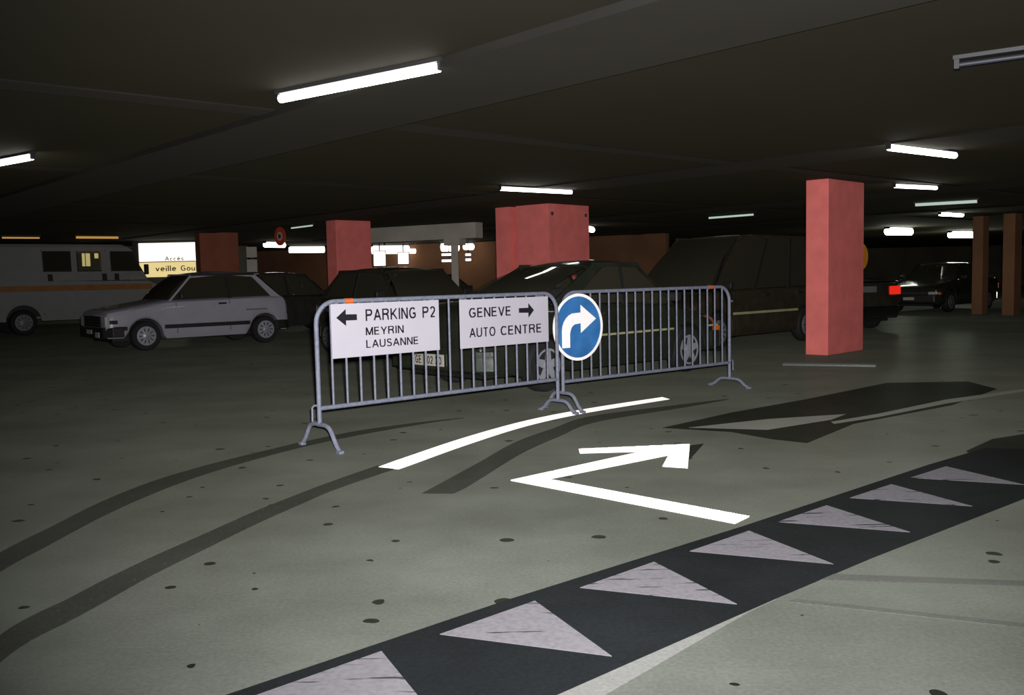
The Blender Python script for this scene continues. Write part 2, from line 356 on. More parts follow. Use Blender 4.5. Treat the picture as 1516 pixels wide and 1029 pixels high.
# ------------------------------------------------------------------ setting
fm = MB().box((3, 24, -0.1), (90, 76, 0.2)); tag(fm.build('floor', 'deck'), 'grey green concrete parking deck with oil spots', kind='structure')
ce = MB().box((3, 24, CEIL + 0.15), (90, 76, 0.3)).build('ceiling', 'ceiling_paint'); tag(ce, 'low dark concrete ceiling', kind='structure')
def ceil_beam(a, b, wd, dp, mat='beam_paint'):
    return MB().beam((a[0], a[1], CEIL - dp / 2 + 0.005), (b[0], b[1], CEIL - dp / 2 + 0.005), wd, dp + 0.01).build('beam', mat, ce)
# shallow downstand beams square to the driving lane
vx, vy = -math.sin(U), math.cos(U)
for (px, py, wd, dp) in ((0.66, 5.29, 1.05, 0.05), (5.2, 9.2, 1.0, 0.02), (9.8, 13.2, 1.0, 0.02), (14.4, 17.2, 1.0, 0.02)):
    ceil_beam((px - vx * 9, py - vy * 9), (px + vx * 24, py + vy * 24), wd, dp)
for (px, py) in ((0.0, 9.0), (-3.0, 12.4), (-6.0, 15.8), (-9.2, 19.4)):
    ceil_beam((px - ux * 14, py - uy * 14), (px + ux * 22, py + uy * 22), 0.28, 0.012)
def wall(name, a, b, z0, z1, t, mat):
    o = MB().beam((a[0], a[1], (z0 + z1) / 2), (b[0], b[1], (z0 + z1) / 2), t, z1 - z0).build(name, mat); return tag(o, kind='structure')
wall('wall_left', (-34, -12), (-34, 60), 0, CEIL, 0.3, 'dark_wall')
wall('wall_right', (46, -12), (46, 60), 0, CEIL, 0.3, 'dark_wall')
wall('wall_far', (-34, 60), (46, 60), 0, CEIL, 0.3, 'dark_wall')
wall('wall_near', (-34, -12), (46, -12), 0, CEIL, 0.3, 'dark_wall')
wall('wall_back', (-17.0, 44.5), (5.2, 31.0), 0, CEIL, 0.3, 'red_wall')
wall('wall_back_left', (-26, 25), (-9.6, 34.2), 0, CEIL, 0.3, 'dark_wall')

# pillars -------------------------------------------------------------
def pillar(label, cx, cy, ang, wu, wv, mat='pillar_red', grp='red painted concrete pillars', groove=None, bolts=(), base=False):
    """corner nearest the camera at (cx,cy); wu along the lane, wv away from it"""
    t = thing('pillar', label, 'pillar', (cx, cy, 0), ang, grp)
    if groove:
        a, b = groove
        MB().box((wu / 2, a / 2, CEIL / 2), (wu, a, CEIL)).build('shaft', mat, t)
        MB().box((wu / 2 + 0.10, (a + b) / 2, CEIL / 2), (wu - 0.20, b - a, CEIL)).build('recess', mat, t)
        MB().box((wu / 2, (b + wv) / 2, CEIL / 2), (wu, wv - b, CEIL)).build('shaft', mat, t)
    else:
        MB().box((wu / 2, wv / 2, CEIL / 2), (wu, wv, CEIL)).build('shaft', mat, t, bevel=0.012)
    for bx, bz in bolts:
        MB().lathe([(0.035, 0), (0.035, -0.012), (0.02, -0.02)], (bx, 0, bz), 10).build('anchor_hole', 'steel_dark', t)
    return t
pR = pillar('free standing red pillar right of the barriers', 4.60, 13.56, R(45), 1.17, 0.35)
pC = pillar('wide red pillar with a vertical recess rising behind the dark fastback', 0.72, 17.12, R(48), 1.20, 1.32, groove=(0.80, 0.95), bolts=((0.09, 2.38), (1.10, 2.38)))
pL = pillar('narrow red pillar behind the arrow end of the parking sign', -3.78, 20.49, R(46), 0.95, 0.37)
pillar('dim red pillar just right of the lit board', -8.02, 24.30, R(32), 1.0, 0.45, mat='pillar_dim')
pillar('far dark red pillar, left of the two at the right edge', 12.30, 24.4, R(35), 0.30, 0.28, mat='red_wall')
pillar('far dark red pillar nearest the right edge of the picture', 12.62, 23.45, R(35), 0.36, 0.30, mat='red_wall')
# kerb at the foot of the right pillar
t = thing('kerb', 'low worn kerb edge in front of the right red pillar', 'kerb', (4.10, 12.05, 0), R(-22))
MB().box((0, 0, 0.018), (1.15, 0.12, 0.036)).build('kerb_stone', 'pale_wear', t, bevel=0.008)
t = thing('round_reflector', 'amber round disc on the far side of the right pillar', 'reflector', (5.47, 14.36, 1.44), R(42.5))
MB().lathe([(0.20, 0.10), (0.22, 0.12), (0.22, 0.15), (0.2, 0.16)], (0.03, 0, 0), 20).build('disc', 'disc_yellow', t)
MB().box((-0.02, 0.13, 0), (0.12, 0.03, 0.03)).build('bracket', 'steel_dark', t)

# pale downstand beam and its T column in the background -----------------
t = thing('concrete_crossbeam', 'pale grey concrete crossbeam on a thin column under the ceiling', 'beam', (-0.72, 22.3, 0))
dv = Vector((-3.46 + 0.72, 23.96 - 22.27, 0)); ln = 3.9; dn = dv.normalized()
MB().beam((0, 0, 2.36), (dn.x * ln, dn.y * ln, 2.36), 0.30, 0.37).build('beam', 'concrete_pale', t)
for k in (0.28, 0.55, 0.8):
    q = dn * (k * 1.1); MB().box((q.x + 0.08, q.y - 0.14, 2.36), (0.07, 0.04, 0.37), math.atan2(dn.y, dn.x)).build('rib', 'concrete_pale', t)
MB().beam((dn.x * .48, dn.y * .48, 2.10), (dn.x * .95, dn.y * .95, 2.10), 0.26, 0.15).build('capital', 'concrete_pale', t)
MB().box((dn.x * .72, dn.y * .72, 1.02), (0.17, 0.17, 2.03)).build('column', 'concrete_pale', t)

# ------------------------------------------------------------------ floor markings
def marking(name, poly, label, mat, z=0.004, group=None, cat='road marking', z0=0.0):
    return tag(MB().prism(list(poly), z0, z).build(name, mat), label, cat, group)
def ribbed_marking(name, poly, label, step=0.012, hgt=0.0042):
    """white marking with a saw-tooth of ribs added so upright faces return the flash"""
    n = len(poly); y0 = min(q[1] for q in poly); y1 = max(q[1] for q in poly); mb = MB()
    def cut(y):
        xs = []
        for i in range(n):
            (xa, ya), (xb, yb) = poly[i], poly[(i + 1) % n]
            if (ya <= y) != (yb <= y): xs.append(xa + (xb - xa) * (y - ya) / (yb - ya))
        xs.sort(); return [(xs[i], xs[i + 1]) for i in range(0, len(xs) - 1, 2)]
    y = y0 + 1e-4
    while y < y1:
        ye = min(y + step, y1 - 1e-4); ca, cb, cm = cut(y), cut(ye), cut((y + ye) / 2)
        if not (len(ca) == len(cb) == len(cm)): ca = cb = cm
        for (a, b), (c, d) in zip(ca, cb):
            if abs((a + b) - (c + d)) > 1.2: continue
            mb.add([(a, y, 0), (b, y, 0), (b, y, hgt), (a, y, hgt), (c, ye, 0.0012), (d, ye, 0.0012), (c, ye, 0), (d, ye, 0)], [(0, 1, 2, 3), (3, 2, 5, 4), (1, 7, 5, 2), (0, 3, 4, 6), (0, 6, 7, 1), (4, 5, 7, 6)])
        y += step
    return tag(mb.build(name, 'bead_white'), label, 'road marking')
def ribbon(upper, lower, k=5): return crom(upper, k) + crom(lower, k)[::-1]
marking('give_way_band', [(-2.65, 1.19), (-0.9, 2.735), (-0.03, 3.535), (1.11, 4.50), (2.63, 5.85), (3.25, 6.36), (4.05, 6.10), (2.74, 4.94), (1.54, 3.96), (0.99, 3.485), (0.115, 2.70), (-1.7, 1.05)],
        'wide charcoal band of paint carrying the row of faded triangles', 'blackout', 0.003)
names = {-1: 'faded white triangle cut off by the bottom edge of the picture', 0: 'largest whole faded white triangle, nearest the camera, with tyre scuffs',
         1: 'second whole faded white triangle from the near end of the band', 2: 'third whole faded white triangle from the near end of the band',
         3: 'faded white triangle, third from the far end of the band', 4: 'faded white triangle, second from the far end of the band', 5: 'smallest faded white triangle at the far end of the band'}
for i in range(-1, 6):
    q = [(-0.2737 + i * .5256, 3.1865 + i * .4583), (0.0674 + i * .527, 3.5025 + i * .4545), (0.3045 + i * .519, 2.9661 + i * .4549)]
    marking('give_way_triangle', q, names[i], 'worn_white', 0.006, 'give way triangles on the charcoal band', z0=0.0032)
ARC_U = [(-0.908, 6.143), (-0.763, 6.46), (-0.372, 7.242), (0.121, 8.027), (0.709, 8.673), (1.506, 9.36)]
ARC_L = [(-0.763, 6.063), (-0.69, 6.209), (-0.356, 6.902), (0.116, 7.738), (0.688, 8.428), (1.553, 9.197)]
ribbed_marking('white_curved_line', ribbon(ARC_U, ARC_L), 'bright white curved lane line running under the barrier feet')
ribbed_marking('white_turn_arrow', [(-0.03, 5.655), (0.891, 6.491), (0.46, 6.477), (0.464, 6.644), (1.282, 6.742), (1.108, 5.903), (0.957, 5.97), (1.058, 6.336), (0.21, 5.666), (1.196, 4.688), (1.089, 4.558)],
        'bright white bent arrow painted on the deck, turning sharply right')
B1u = [(-2.40, 3.6), (-2.438, 4.328), (-2.417, 4.774), (-2.392, 5.32), (-2.3, 5.848), (-2.128, 6.307), (-1.901, 6.747), (-1.631, 7.205), (-1.284, 7.673), (-0.79, 8.075), (-0.45, 8.26)]
B1l = [(-2.22, 3.4), (-2.274, 4.028), (-2.26, 4.454), (-2.236, 4.964), (-2.164, 5.493), (-2.032, 6.013), (-1.833, 6.499), (-1.582, 6.982), (-1.249, 7.453), (-0.775, 7.963), (-0.44, 8.25)]
B2u = [(-1.83, 2.7), (-1.864, 3.274), (-1.844, 3.475), (-1.797, 3.648), (-1.756, 3.866), (-1.671, 4.204), (-1.557, 4.567), (-1.424, 5.005), (-1.249, 5.47), (-1.109, 5.8), (-0.921, 6.203)]
B2l = [(-1.68, 2.5), (-1.731, 3.031), (-1.722, 3.235), (-1.677, 3.395), (-1.635, 3.588), (-1.568, 3.934), (-1.468, 4.295), (-1.348, 4.728), (-1.19, 5.198), (-1.061, 5.541), (-0.79, 6.07)]
B3u = [(-0.545, 5.353), (-0.447, 5.629), (-0.241, 6.23), (0.01, 6.978), (0.314, 7.559), (0.667, 8.173), (1.486, 8.743), (2.1, 9.12)]
B3l = [(-0.359, 5.336), (-0.291, 5.486), (-0.176, 5.836), (0.066, 6.559), (0.362, 7.207), (0.711, 7.875), (1.62, 8.64), (2.12, 9.10)]
G = 'blacked out lane lines'
marking('blacked_out_line', ribbon(B1u, B1l), 'dark curved line farthest left, passing under the left barrier foot', 'rubber_band', 0.002, G)
marking('blacked_out_line', ribbon(B2u, B2l), 'dark curved line leading up to the near end of the white curve', 'rubber_band', 0.002, G)
marking('blacked_out_line', ribbon(B3u, B3l), 'short dark curved line between the white curve and the white arrow', 'rubber_band', 0.002, G)
marking('blacked_out_arrow', [(1.203, 7.49), (1.939, 8.232), (2.855, 9.001), (4.093, 10.154), (4.968, 10.12), (4.934, 9.452), (3.976, 8.398), (2.754, 7.489), (2.124, 6.691), (1.922, 6.87), (1.701, 7.225)],
        'large dark blacked out arrow on the deck beyond the white arrow', 'old_patch', 0.002)
marking('arrow_remnant', [(1.414, 7.462), (2.147, 7.81), (2.867, 7.989), (2.642, 7.704), (2.006, 7.286)], 'grey pointed remnant inside the blacked out arrow', 'pale_wear', 0.004, z0=0.0022)
marking('pale_streak', [(2.606, 7.601), (3.142, 7.976), (4.085, 8.752), (5.185, 9.407), (5.073, 9.204), (3.963, 8.49), (3.07, 7.793), (2.598, 7.496)], 'thin pale streak along the edge of the blacked out arrow', 'pale_wear', 0.003, z0=0.0021)
marking('worn_strip', [(0.988, 3.478), (0.856, 3.357), (0.254, 2.695), (-0.3, 2.1), (-0.5, 2.12), (0.115, 2.702)], 'pale strip of worn paint beside the near edge of the charcoal band', 'pale_wear', 0.002)
marking('dark_patch', [(1.275, 6.69), (1.387, 6.751), (1.163, 6.148)], 'small dark sliver of old paint beside the white arrow head', 'old_patch', 0.002)
marking('dark_patch', [(3.069, 6.268), (3.472, 6.695), (3.787, 6.859), (4.6, 7.2), (4.2, 6.5), (3.183, 5.92), (3.021, 5.98)], 'dark patch of old paint at the right edge beyond the band', 'old_patch', 0.002)

marking('tyre_mark', [(1.02, 3.45), (1.9, 3.08), (2.0, 3.09), (1.06, 3.475)], 'thin dark tyre streak leading away from the pale worn strip at lower right', 'tyre_smear', 0.0015)
marking('tyre_mark', [(1.22, 3.69), (2.25, 3.52), (2.35, 3.56), (1.30, 3.76)], 'faint dark tyre streak on the pale deck just right of the charcoal band', 'tyre_smear', 0.0015)
# ------------------------------------------------------------------ crowd barriers
def barrier(label, a, b, lowz, feet, clip_x, hook_sides):
    a, b = Vector(a), Vector(b); L = (b - a).length; ang = math.atan2(b.y - a.y, b.x - a.x)
    t = thing('crowd_barrier', label, 'barrier', (a.x, a.y, 0), ang, 'steel crowd barriers standing end to end')
    rr = 0.0175; H = 1.092; c = 0.16
    pts = [(0, 0, feet[0][1])] + [(0, 0, H - c)] + [(c - c * math.cos(q), 0, H - c + c * math.sin(q)) for q in [k * math.pi / 16 for k in range(1, 8)]] + [(c, 0, H)]
    pts += [(L - c, 0, H)] + [(L - c + c * math.sin(q), 0, H - c + c * math.cos(q)) for q in [k * math.pi / 16 for k in range(1, 8)]] + [(L, 0, H - c), (L, 0, feet[1][1])]
    MB().tube(pts, rr, 10).build('frame', 'galvanised', t, smooth=40)
    MB().tube([(0, 0, lowz), (L, 0, lowz)], rr, 10).build('bottom_rail', 'galvanised', t, smooth=40)
    n = 19; first = None
    for k in range(1, n + 1):
        x = L * k / (n + 1)
        if first is None:
            first = MB().tube([(0, 0, lowz), (0, 0, H - 0.005)], 0.0088, 8, cap=False).build('bar', 'galvanised', t, smooth=40); first.location = (x, 0, 0)
        else: share(first, t, (x, 0, 0))
    for x, (half, top) in zip((0, L), feet):
        fp = crom([(x, -half, 0.016), (x, -half * .82, top * .34), (x, -half * .55, top * .86), (x, -half * .3, top), (x, 0, top), (x, half * .3, top), (x, half * .55, top * .86), (x, half * .82, top * .34), (x, half, 0.016)], 3)
        fo = MB().tube(fp, 0.0175, 10).build('foot', 'galvanised', t, smooth=40)
        for sgn in (-1, 1):
            MB().lathe([(0.024, 0), (0.026, 0.004), (0.026, 0.0)], (0, 0, 0), 4)
            MB().box((x, sgn * (half + 0.006), 0.012), (0.042, 0.05, 0.024)).build('foot_cap', 'galvanised', fo, bevel=0.006)
    for s in hook_sides:
        x = 0 if s < 0 else L
        MB().tube([(x, 0, lowz + .025), (x + s * .045, 0, lowz + .025), (x + s * .058, 0, lowz + .012), (x + s * .06, 0, lowz - .09)], 0.008, 8).build('hook', 'galvanised', t, smooth=40)
        if s > 0: MB().tube([(x, 0, H - .16), (x + .05, 0, H - .16)], 0.012, 8).build('hook', 'galvanised', t, smooth=40)
    MB().tube([(clip_x - .035, 0, H), (clip_x + .035, 0, H)], 0.021, 10).build('orange_tape', 'orange_band', t, smooth=40)
    return t, a, ang, L
A0, A1 = (-1.435, 6.855), (0.41, 8.48)
B0, B1 = (0.465, 8.585), (2.356, 10.09)
bA, a0, angA, LA = barrier('grey steel crowd barrier at left carrying the two white direction boards', A0, A1, 0.305, ((0.27, 0.185), (0.22, 0.11)), 0.28, (-1,))
bB, b0, angB, LB = barrier('grey steel crowd barrier at right with the blue round sign at its end', B0, B1, 0.268, ((0.255, 0.165), (0.25, 0.095)), 2.10, (1,))

def on_barrier(name, label, cat, a, ang, group=None):
    nrm = Vector((math.sin(ang), -math.cos(ang))); o = Vector(a) + nrm * 0.035
    return thing(name, label, cat, (o.x, o.y, 0), ang, group)
GS = 'white direction boards on the barrier'
s1 = on_barrier('direction_board', 'white board reading PARKING P2 MEYRIN LAUSANNE with left arrow', 'sign', a0, angA, GS)
s1.location.z = 0.667
MB().box((0.605, 0.004, 0.203), (0.995, 0.008, 0.406)).build('board', 'sign_white', s1, bevel=0.002)
def zz(v): return v - 0.667
lettering('PARKING', 0.405, zz(0.935), 0.470, 0.088, -0.0012, 'sign_black', s1)
lettering('P2', 0.937, zz(0.935), 0.128, 0.088, -0.0012, 'sign_black', s1)
lettering('MEYRIN', 0.402, zz(0.826), 0.350, 0.060, -0.0012, 'sign_black', s1)
lettering('LAUSANNE', 0.402, zz(0.729), 0.490, 0.060, -0.0012, 'sign_black', s1)
MB().vprism([(0.150, zz(.970)), (0.232, zz(1.032)), (0.232, zz(.993)), (0.328, zz(.990)), (0.328, zz(.946)), (0.232, zz(.946)), (0.232, zz(.906))], -0.0015, 0.0).build('arrow', 'sign_black', s1)
s2 = on_barrier('direction_board', 'white board reading GENEVE AUTO CENTRE with right arrow', 'sign', a0, angA, GS)
s2.location.z = 0.660
MB().box((1.820, 0.004, 0.203), (1.008, 0.008, 0.406)).build('board', 'sign_white', s2, bevel=0.002)
def zz(v): return v - 0.660
lettering('GENEVE', 1.410, zz(0.914), 0.470, 0.080, -0.0012, 'sign_black', s2)
lettering('AUTO', 1.412, zz(0.748), 0.285, 0.078, -0.0012, 'sign_black', s2)
lettering('CENTRE', 1.752, zz(0.748), 0.486, 0.078, -0.0012, 'sign_black', s2)
MB().vprism([(2.148, zz(.949)), (2.082, zz(1.012)), (2.082, zz(.972)), (1.970, zz(.972)), (1.970, zz(.932)), (2.082, zz(.928)), (2.082, zz(.886))], -0.0015, 0.0).build('arrow', 'sign_black', s2)
for sg, xs in ((s1, (0.16, 1.05)), (s2, (1.38, 2.26))):
    for x in xs: MB().box((x, 0.028, 0.40), (0.03, 0.045, 0.03)).build('hanger', 'galvanised', sg)

# blue mandatory turn sign
s3 = on_barrier('turn_right_sign', 'round blue sign with white arrow curving right, on the barrier end', 'sign', b0, angB)
s3.location.z = 0.767
cx = 0.10 + 0.07
def circ(rr, n=48): return [(cx + rr * math.cos(2 * math.pi * k / n), rr * math.sin(2 * math.pi * k / n)) for k in range(n)]
MB().vprism(circ(0.312), 0.002, 0.010).build('backing', 'sign_back', s3)
n = 48; ring = MB()
o_, i_ = circ(0.312), circ(0.285)
ring.add([(x, -0.004, z) for x, z in o_] + [(x, -0.004, z) for x, z in i_] + [(x, 0.002, z) for x, z in o_] + [(x, 0.002, z) for x, z in i_],
         [(k, (k + 1) % n, n + (k + 1) % n, n + k) for k in range(n)] + [(2 * n + k, 2 * n + (k + 1) % n, (k + 1) % n, k) for k in range(n)] + [(n + k, n + (k + 1) % n, 3 * n + (k + 1) % n, 3 * n + k) for k in range(n)])
ring.build('white_rim', 'sign_bright', s3)
MB().vprism(circ(0.2855), -0.001, 0.003).build('blue_face', 'sign_blue', s3)
ar = []
# shaft rising then curving right into the head (local units of metres about the centre)
ar += [(-0.205, -0.185), (-0.205, -0.03)]
ar += [(-0.035 - 0.17 * math.cos(q), -0.03 + 0.165 * math.sin(q)) for q in [k * math.pi / 12 for k in range(1, 6)]]
ar += [(0.03, 0.135), (0.03, 0.205), (0.225, 0.07), (0.03, -0.055), (0.03, 0.035)]
ar += [(-0.02 - 0.085 * math.sin(q), -0.06 + 0.092 * math.cos(q)) for q in [k * math.pi / 12 for k in range(1, 6)]]
ar += [(-0.108, -0.06), (-0.108, -0.185)]
MB().vprism([(cx + x, z) for x, z in ar], -0.004, 0.0).build('arrow', 'sign_bright', s3)
MB().box((cx, 0.02, 0.19), (0.05, 0.03, 0.28)).build('bracket', 'galvanised', s3)

# ------------------------------------------------------------------ ceiling lamps
def lamp(label, a, b, lit='tube_white', zc=CEIL - 0.055, wide=0.028, body='lamp_body', on=True):
    a, b = Vector((*a, 0)), Vector((*b, 0)); L = (b - a).length; ang = math.atan2(b.y - a.y, b.x - a.x); c = (a + b) / 2
    t = thing('fluorescent_lamp', label, 'lamp', (c.x, c.y, CEIL), ang, 'ceiling fluorescent lamps')
    MB().box((0, 0, -0.012), (L + 0.06, max(0.06, wide * 2.2), 0.024)).build('housing', body, t)
    for s in (-1, 1): MB().box((s * (L / 2 + 0.009), 0, -0.045), (0.018, wide * 1.7, 0.06)).build('end_cap', body, t, bevel=0.005)
    MB().tube([(-L / 2, 0, zc - CEIL), (L / 2, 0, zc - CEIL)], wide, 10).build('tube', lit, t, smooth=40)
    return t
lamp('lit fluorescent tube, the largest, overhead left of centre', (-1.56, 6.56), (-0.40, 5.70))
lamp('lit fluorescent tube cut off by the left edge of the picture', (-5.85, 10.12), (-4.63, 9.21))
lamp('lit fluorescent tube above the wide recessed pillar', (-0.11, 13.51), (0.95, 14.32))
lamp('lit fluorescent tube high at right, above the free standing pillar', (3.97, 9.85), (5.05, 10.68), wide=0.034)
lamp('lit fluorescent tube, second down at the right', (5.92, 14.45), (6.78, 14.95), wide=0.028)
lamp('thin greenish fluorescent tube at right, seen obliquely', (8.13, 18.83), (9.05, 18.20), 'tube_green', wide=0.03)
lamp('short lit tube below the thin greenish one', (10.17, 22.2), (11.03, 22.9), 'tube_strong', wide=0.045)
lamp('bright stubby lamp just right of the free standing pillar', (11.9, 29.6), (12.95, 30.35), 'tube_strong', wide=0.11, zc=2.41)
lamp('bright stubby lamp in front of the far dark red pillar', (15.9, 33.9), (17.1, 34.6), 'tube_strong', wide=0.11, zc=2.41)
lamp('faint greenish tube left of the free standing pillar', (4.64, 21.84), (5.43, 20.88), 'tube_green', wide=0.022)
lamp('small bright lamp end beside the wide recessed pillar', (2.0, 24.6), (2.25, 25.5), 'tube_far', wide=0.075, zc=2.46)
lamp('broad white lamp left of the narrow red pillar', (-8.1, 34.5), (-6.95, 35.1), 'tube_far', wide=0.12, zc=2.40)
lamp('small round white lamp below the hanging sign', (-7.9, 30.3), (-7.45, 31.0), 'tube_far', wide=0.09, zc=2.44)
lamp('faint greenish tube left of the narrow red pillar', (-5.18, 22.36), (-4.47, 21.44), 'tube_green', wide=0.016)
lamp('wide white lamp under the pale crossbeam at left', (-5.2, 35.5), (-3.9, 36.1), 'tube_far', wide=0.16, zc=2.36)
lamp('second white lamp under the pale crossbeam', (-4.55, 34.2), (-3.5, 34.7), 'tube_far', wide=0.09, zc=2.26)
lamp('white lamp left of the thin column', (-2.45, 34.0), (-1.9, 34.3), 'tube_far', wide=0.16, zc=2.36)
lamp('white lamp right of the thin column', (-1.62, 34.0), (-1.38, 34.3), 'tube_far', wide=0.12, zc=2.36)
lamp('amber lamp above the roof of the white van, left one', (-12.9, 23.9), (-12.2, 24.4), 'tube_amber', wide=0.02)
lamp('amber lamp above the roof of the white van, right one', (-11.3, 24.5), (-10.45, 25.1), 'tube_amber', wide=0.03)
# dead fitting
a, b = Vector((2.80, 5.95, 0)), Vector((3.95, 5.12, 0)); c = (a + b) / 2
t = thing('fluorescent_lamp', 'unlit bluish fluorescent fitting at the upper right edge', 'lamp', (c.x, c.y, CEIL), math.atan2(b.y - a.y, b.x - a.x), 'ceiling fluorescent lamps')
MB().box((0, 0, -0.012), (1.42, 0.07, 0.024)).build('housing', 'lamp_body', t)
for s in (-1, 1): MB().box((s * 0.69, 0, -0.05), (0.03, 0.05, 0.06)).build('end_cap', 'lamp_body', t)
MB().tube([(-.68, 0, -0.055), (.68, 0, -0.055)], 0.016, 10).build('tube', 'lamp_body_blue', t, smooth=40)

# ------------------------------------------------------------------ lit boards and signs at the back
t = thing('lit_board', 'lit cream board with brown lettering between the van and a dim pillar', 'sign', (-11.28, 28.6, 0), 0)
k = 1.1
def bz(z): return 1.249 + (z - 1.249) * k
MB().box((0.72 * k, 0.06, 2.04), (1.85 * k, 0.08, 1.03)).build('case', 'steel_dark', t)
MB().box((0.76 * k, 0.0, bz(2.12)), (1.56 * k, 0.02, 0.52 * k)).build('upper_face', 'lightbox_top', t)
MB().box((0.76 * k, 0.0, bz(1.65)), (1.56 * k, 0.02, 0.42 * k)).build('lower_face', 'lightbox', t)
MB().box((0.76 * k, -0.012, bz(1.86)), (1.56 * k, 0.006, 0.025)).build('divider', 'board_line', t)
lettering('Accès', 0.70 * k, bz(1.885), 0.52 * k, 0.115 * k, -0.018, 'board_text', t)
lettering('veille', 0.42 * k, bz(1.60), 0.58 * k, 0.15 * k, -0.018, 'board_text', t)
lettering('Gou', 1.12 * k, bz(1.60), 0.40 * k, 0.145 * k, -0.018, 'board_text', t)
for q in (0.1, 1.5): MB().box((q, 0.06, 0.77), (0.06, 0.06, 1.54)).build('post', 'steel_dark', t)
t = thing('lit_board', 'small lit panel seen through the middle window of the van', 'sign', (-13.15, 28.8, 0), 0)
MB().box((0.27, 0.04, 2.05), (0.60, 0.06, 0.48)).build('case', 'steel_dark', t)
MB().box((0.14, 0.0, 2.05), (0.24, 0.02, 0.42)).build('face', 'lightbox_dim', t)
MB().box((0.46, 0.0, 2.16), (0.11, 0.02, 0.17)).build('face', 'lightbox_dim', t)
MB().box((0.27, 0.05, 0.90), (0.06, 0.04, 1.81)).build('post', 'steel_dark', t)
for x, wd, z0, z1, lb in ((-4.73, 0.42, 1.74, 2.26, 'bright white lit panel beside the narrow red pillar'), (-3.87, 0.38, 1.79, 2.20, 'smaller white lit panel, right of its larger neighbour')):
    t = thing('wall_light', lb, 'light', (x, 34.0, 0), 0, 'white lit panels at the back')
    MB().box((0, 0.04, (z0 + z1) / 2), (wd + .05, 0.06, z1 - z0 + .05)).build('case', 'steel_dark', t)
    MB().box((0, 0, (z0 + z1) / 2), (wd, 0.03, z1 - z0)).build('face', 'lit_panel', t, bevel=0.01)
    MB().box((0, 0.05, (CEIL + z1) / 2), (0.04, 0.04, CEIL - z1)).build('hanger', 'steel_dark', t)
for x, wd, z, lb in ((-2.2, 0.50, 2.08, 'upper white slat light left of the thin column'), (-2.2, 0.50, 1.86, 'lower white slat light left of the thin column'), (-1.5, 0.2, 2.06, 'upper white slat light right of the thin column'), (-1.5, 0.2, 1.88, 'lower white slat light right of the thin column')):
    t = thing('slat_light', lb, 'light', (x, 33.6, 0), 0, 'white slat lights at the back')
    MB().box((0, 0.03, z), (wd + .04, 0.05, 0.13)).build('case', 'steel_dark', t)
    MB().box((0, 0, z), (wd, 0.03, 0.085)).build('face', 'lit_panel', t, bevel=0.01)
    MB().box((0, 0.09, (CEIL + z) / 2), (0.03, 0.03, CEIL - z)).build('hanger', 'steel_dark', t)
t = thing('hanging_round_sign', 'round red ringed sign hanging from the ceiling left of the narrow pillar', 'sign', (-5.38, 22.0, 2.30), R(-42))
MB().lathe([(0.215, 0.0), (0.215, 0.02)], (0, 0, 0), 28).build('red_ring', 'disc_red', t)
MB().lathe([(0.105, -0.004), (0.105, 0.0)], (0, 0, 0), 24).build('white_centre', 'concrete_pale', t)
MB().lathe([(0.055, -0.008), (0.055, -0.004)], (0, 0, 0), 18).build('dark_emblem', 'steel_dark', t)
MB().box((0, 0.01, 0.235), (0.03, 0.012, 0.06)).build('hanger', 'steel_dark', t)
t = thing('notice_post', 'pale two panel notice on a post behind the white hatchback', 'sign', (-6.88, 25.0, 0), R(10))
MB().box((0, 0, 2.04), (0.27, 0.03, 0.28)).build('notice_panel', 'concrete_pale', t)
MB().box((0, 0, 1.68), (0.27, 0.03, 0.33)).build('notice_panel', 'concrete_pale', t)
MB().tube([(0, .03, 0), (0, .03, 2.18)], 0.03, 10).build('post', 'steel_dark', t)

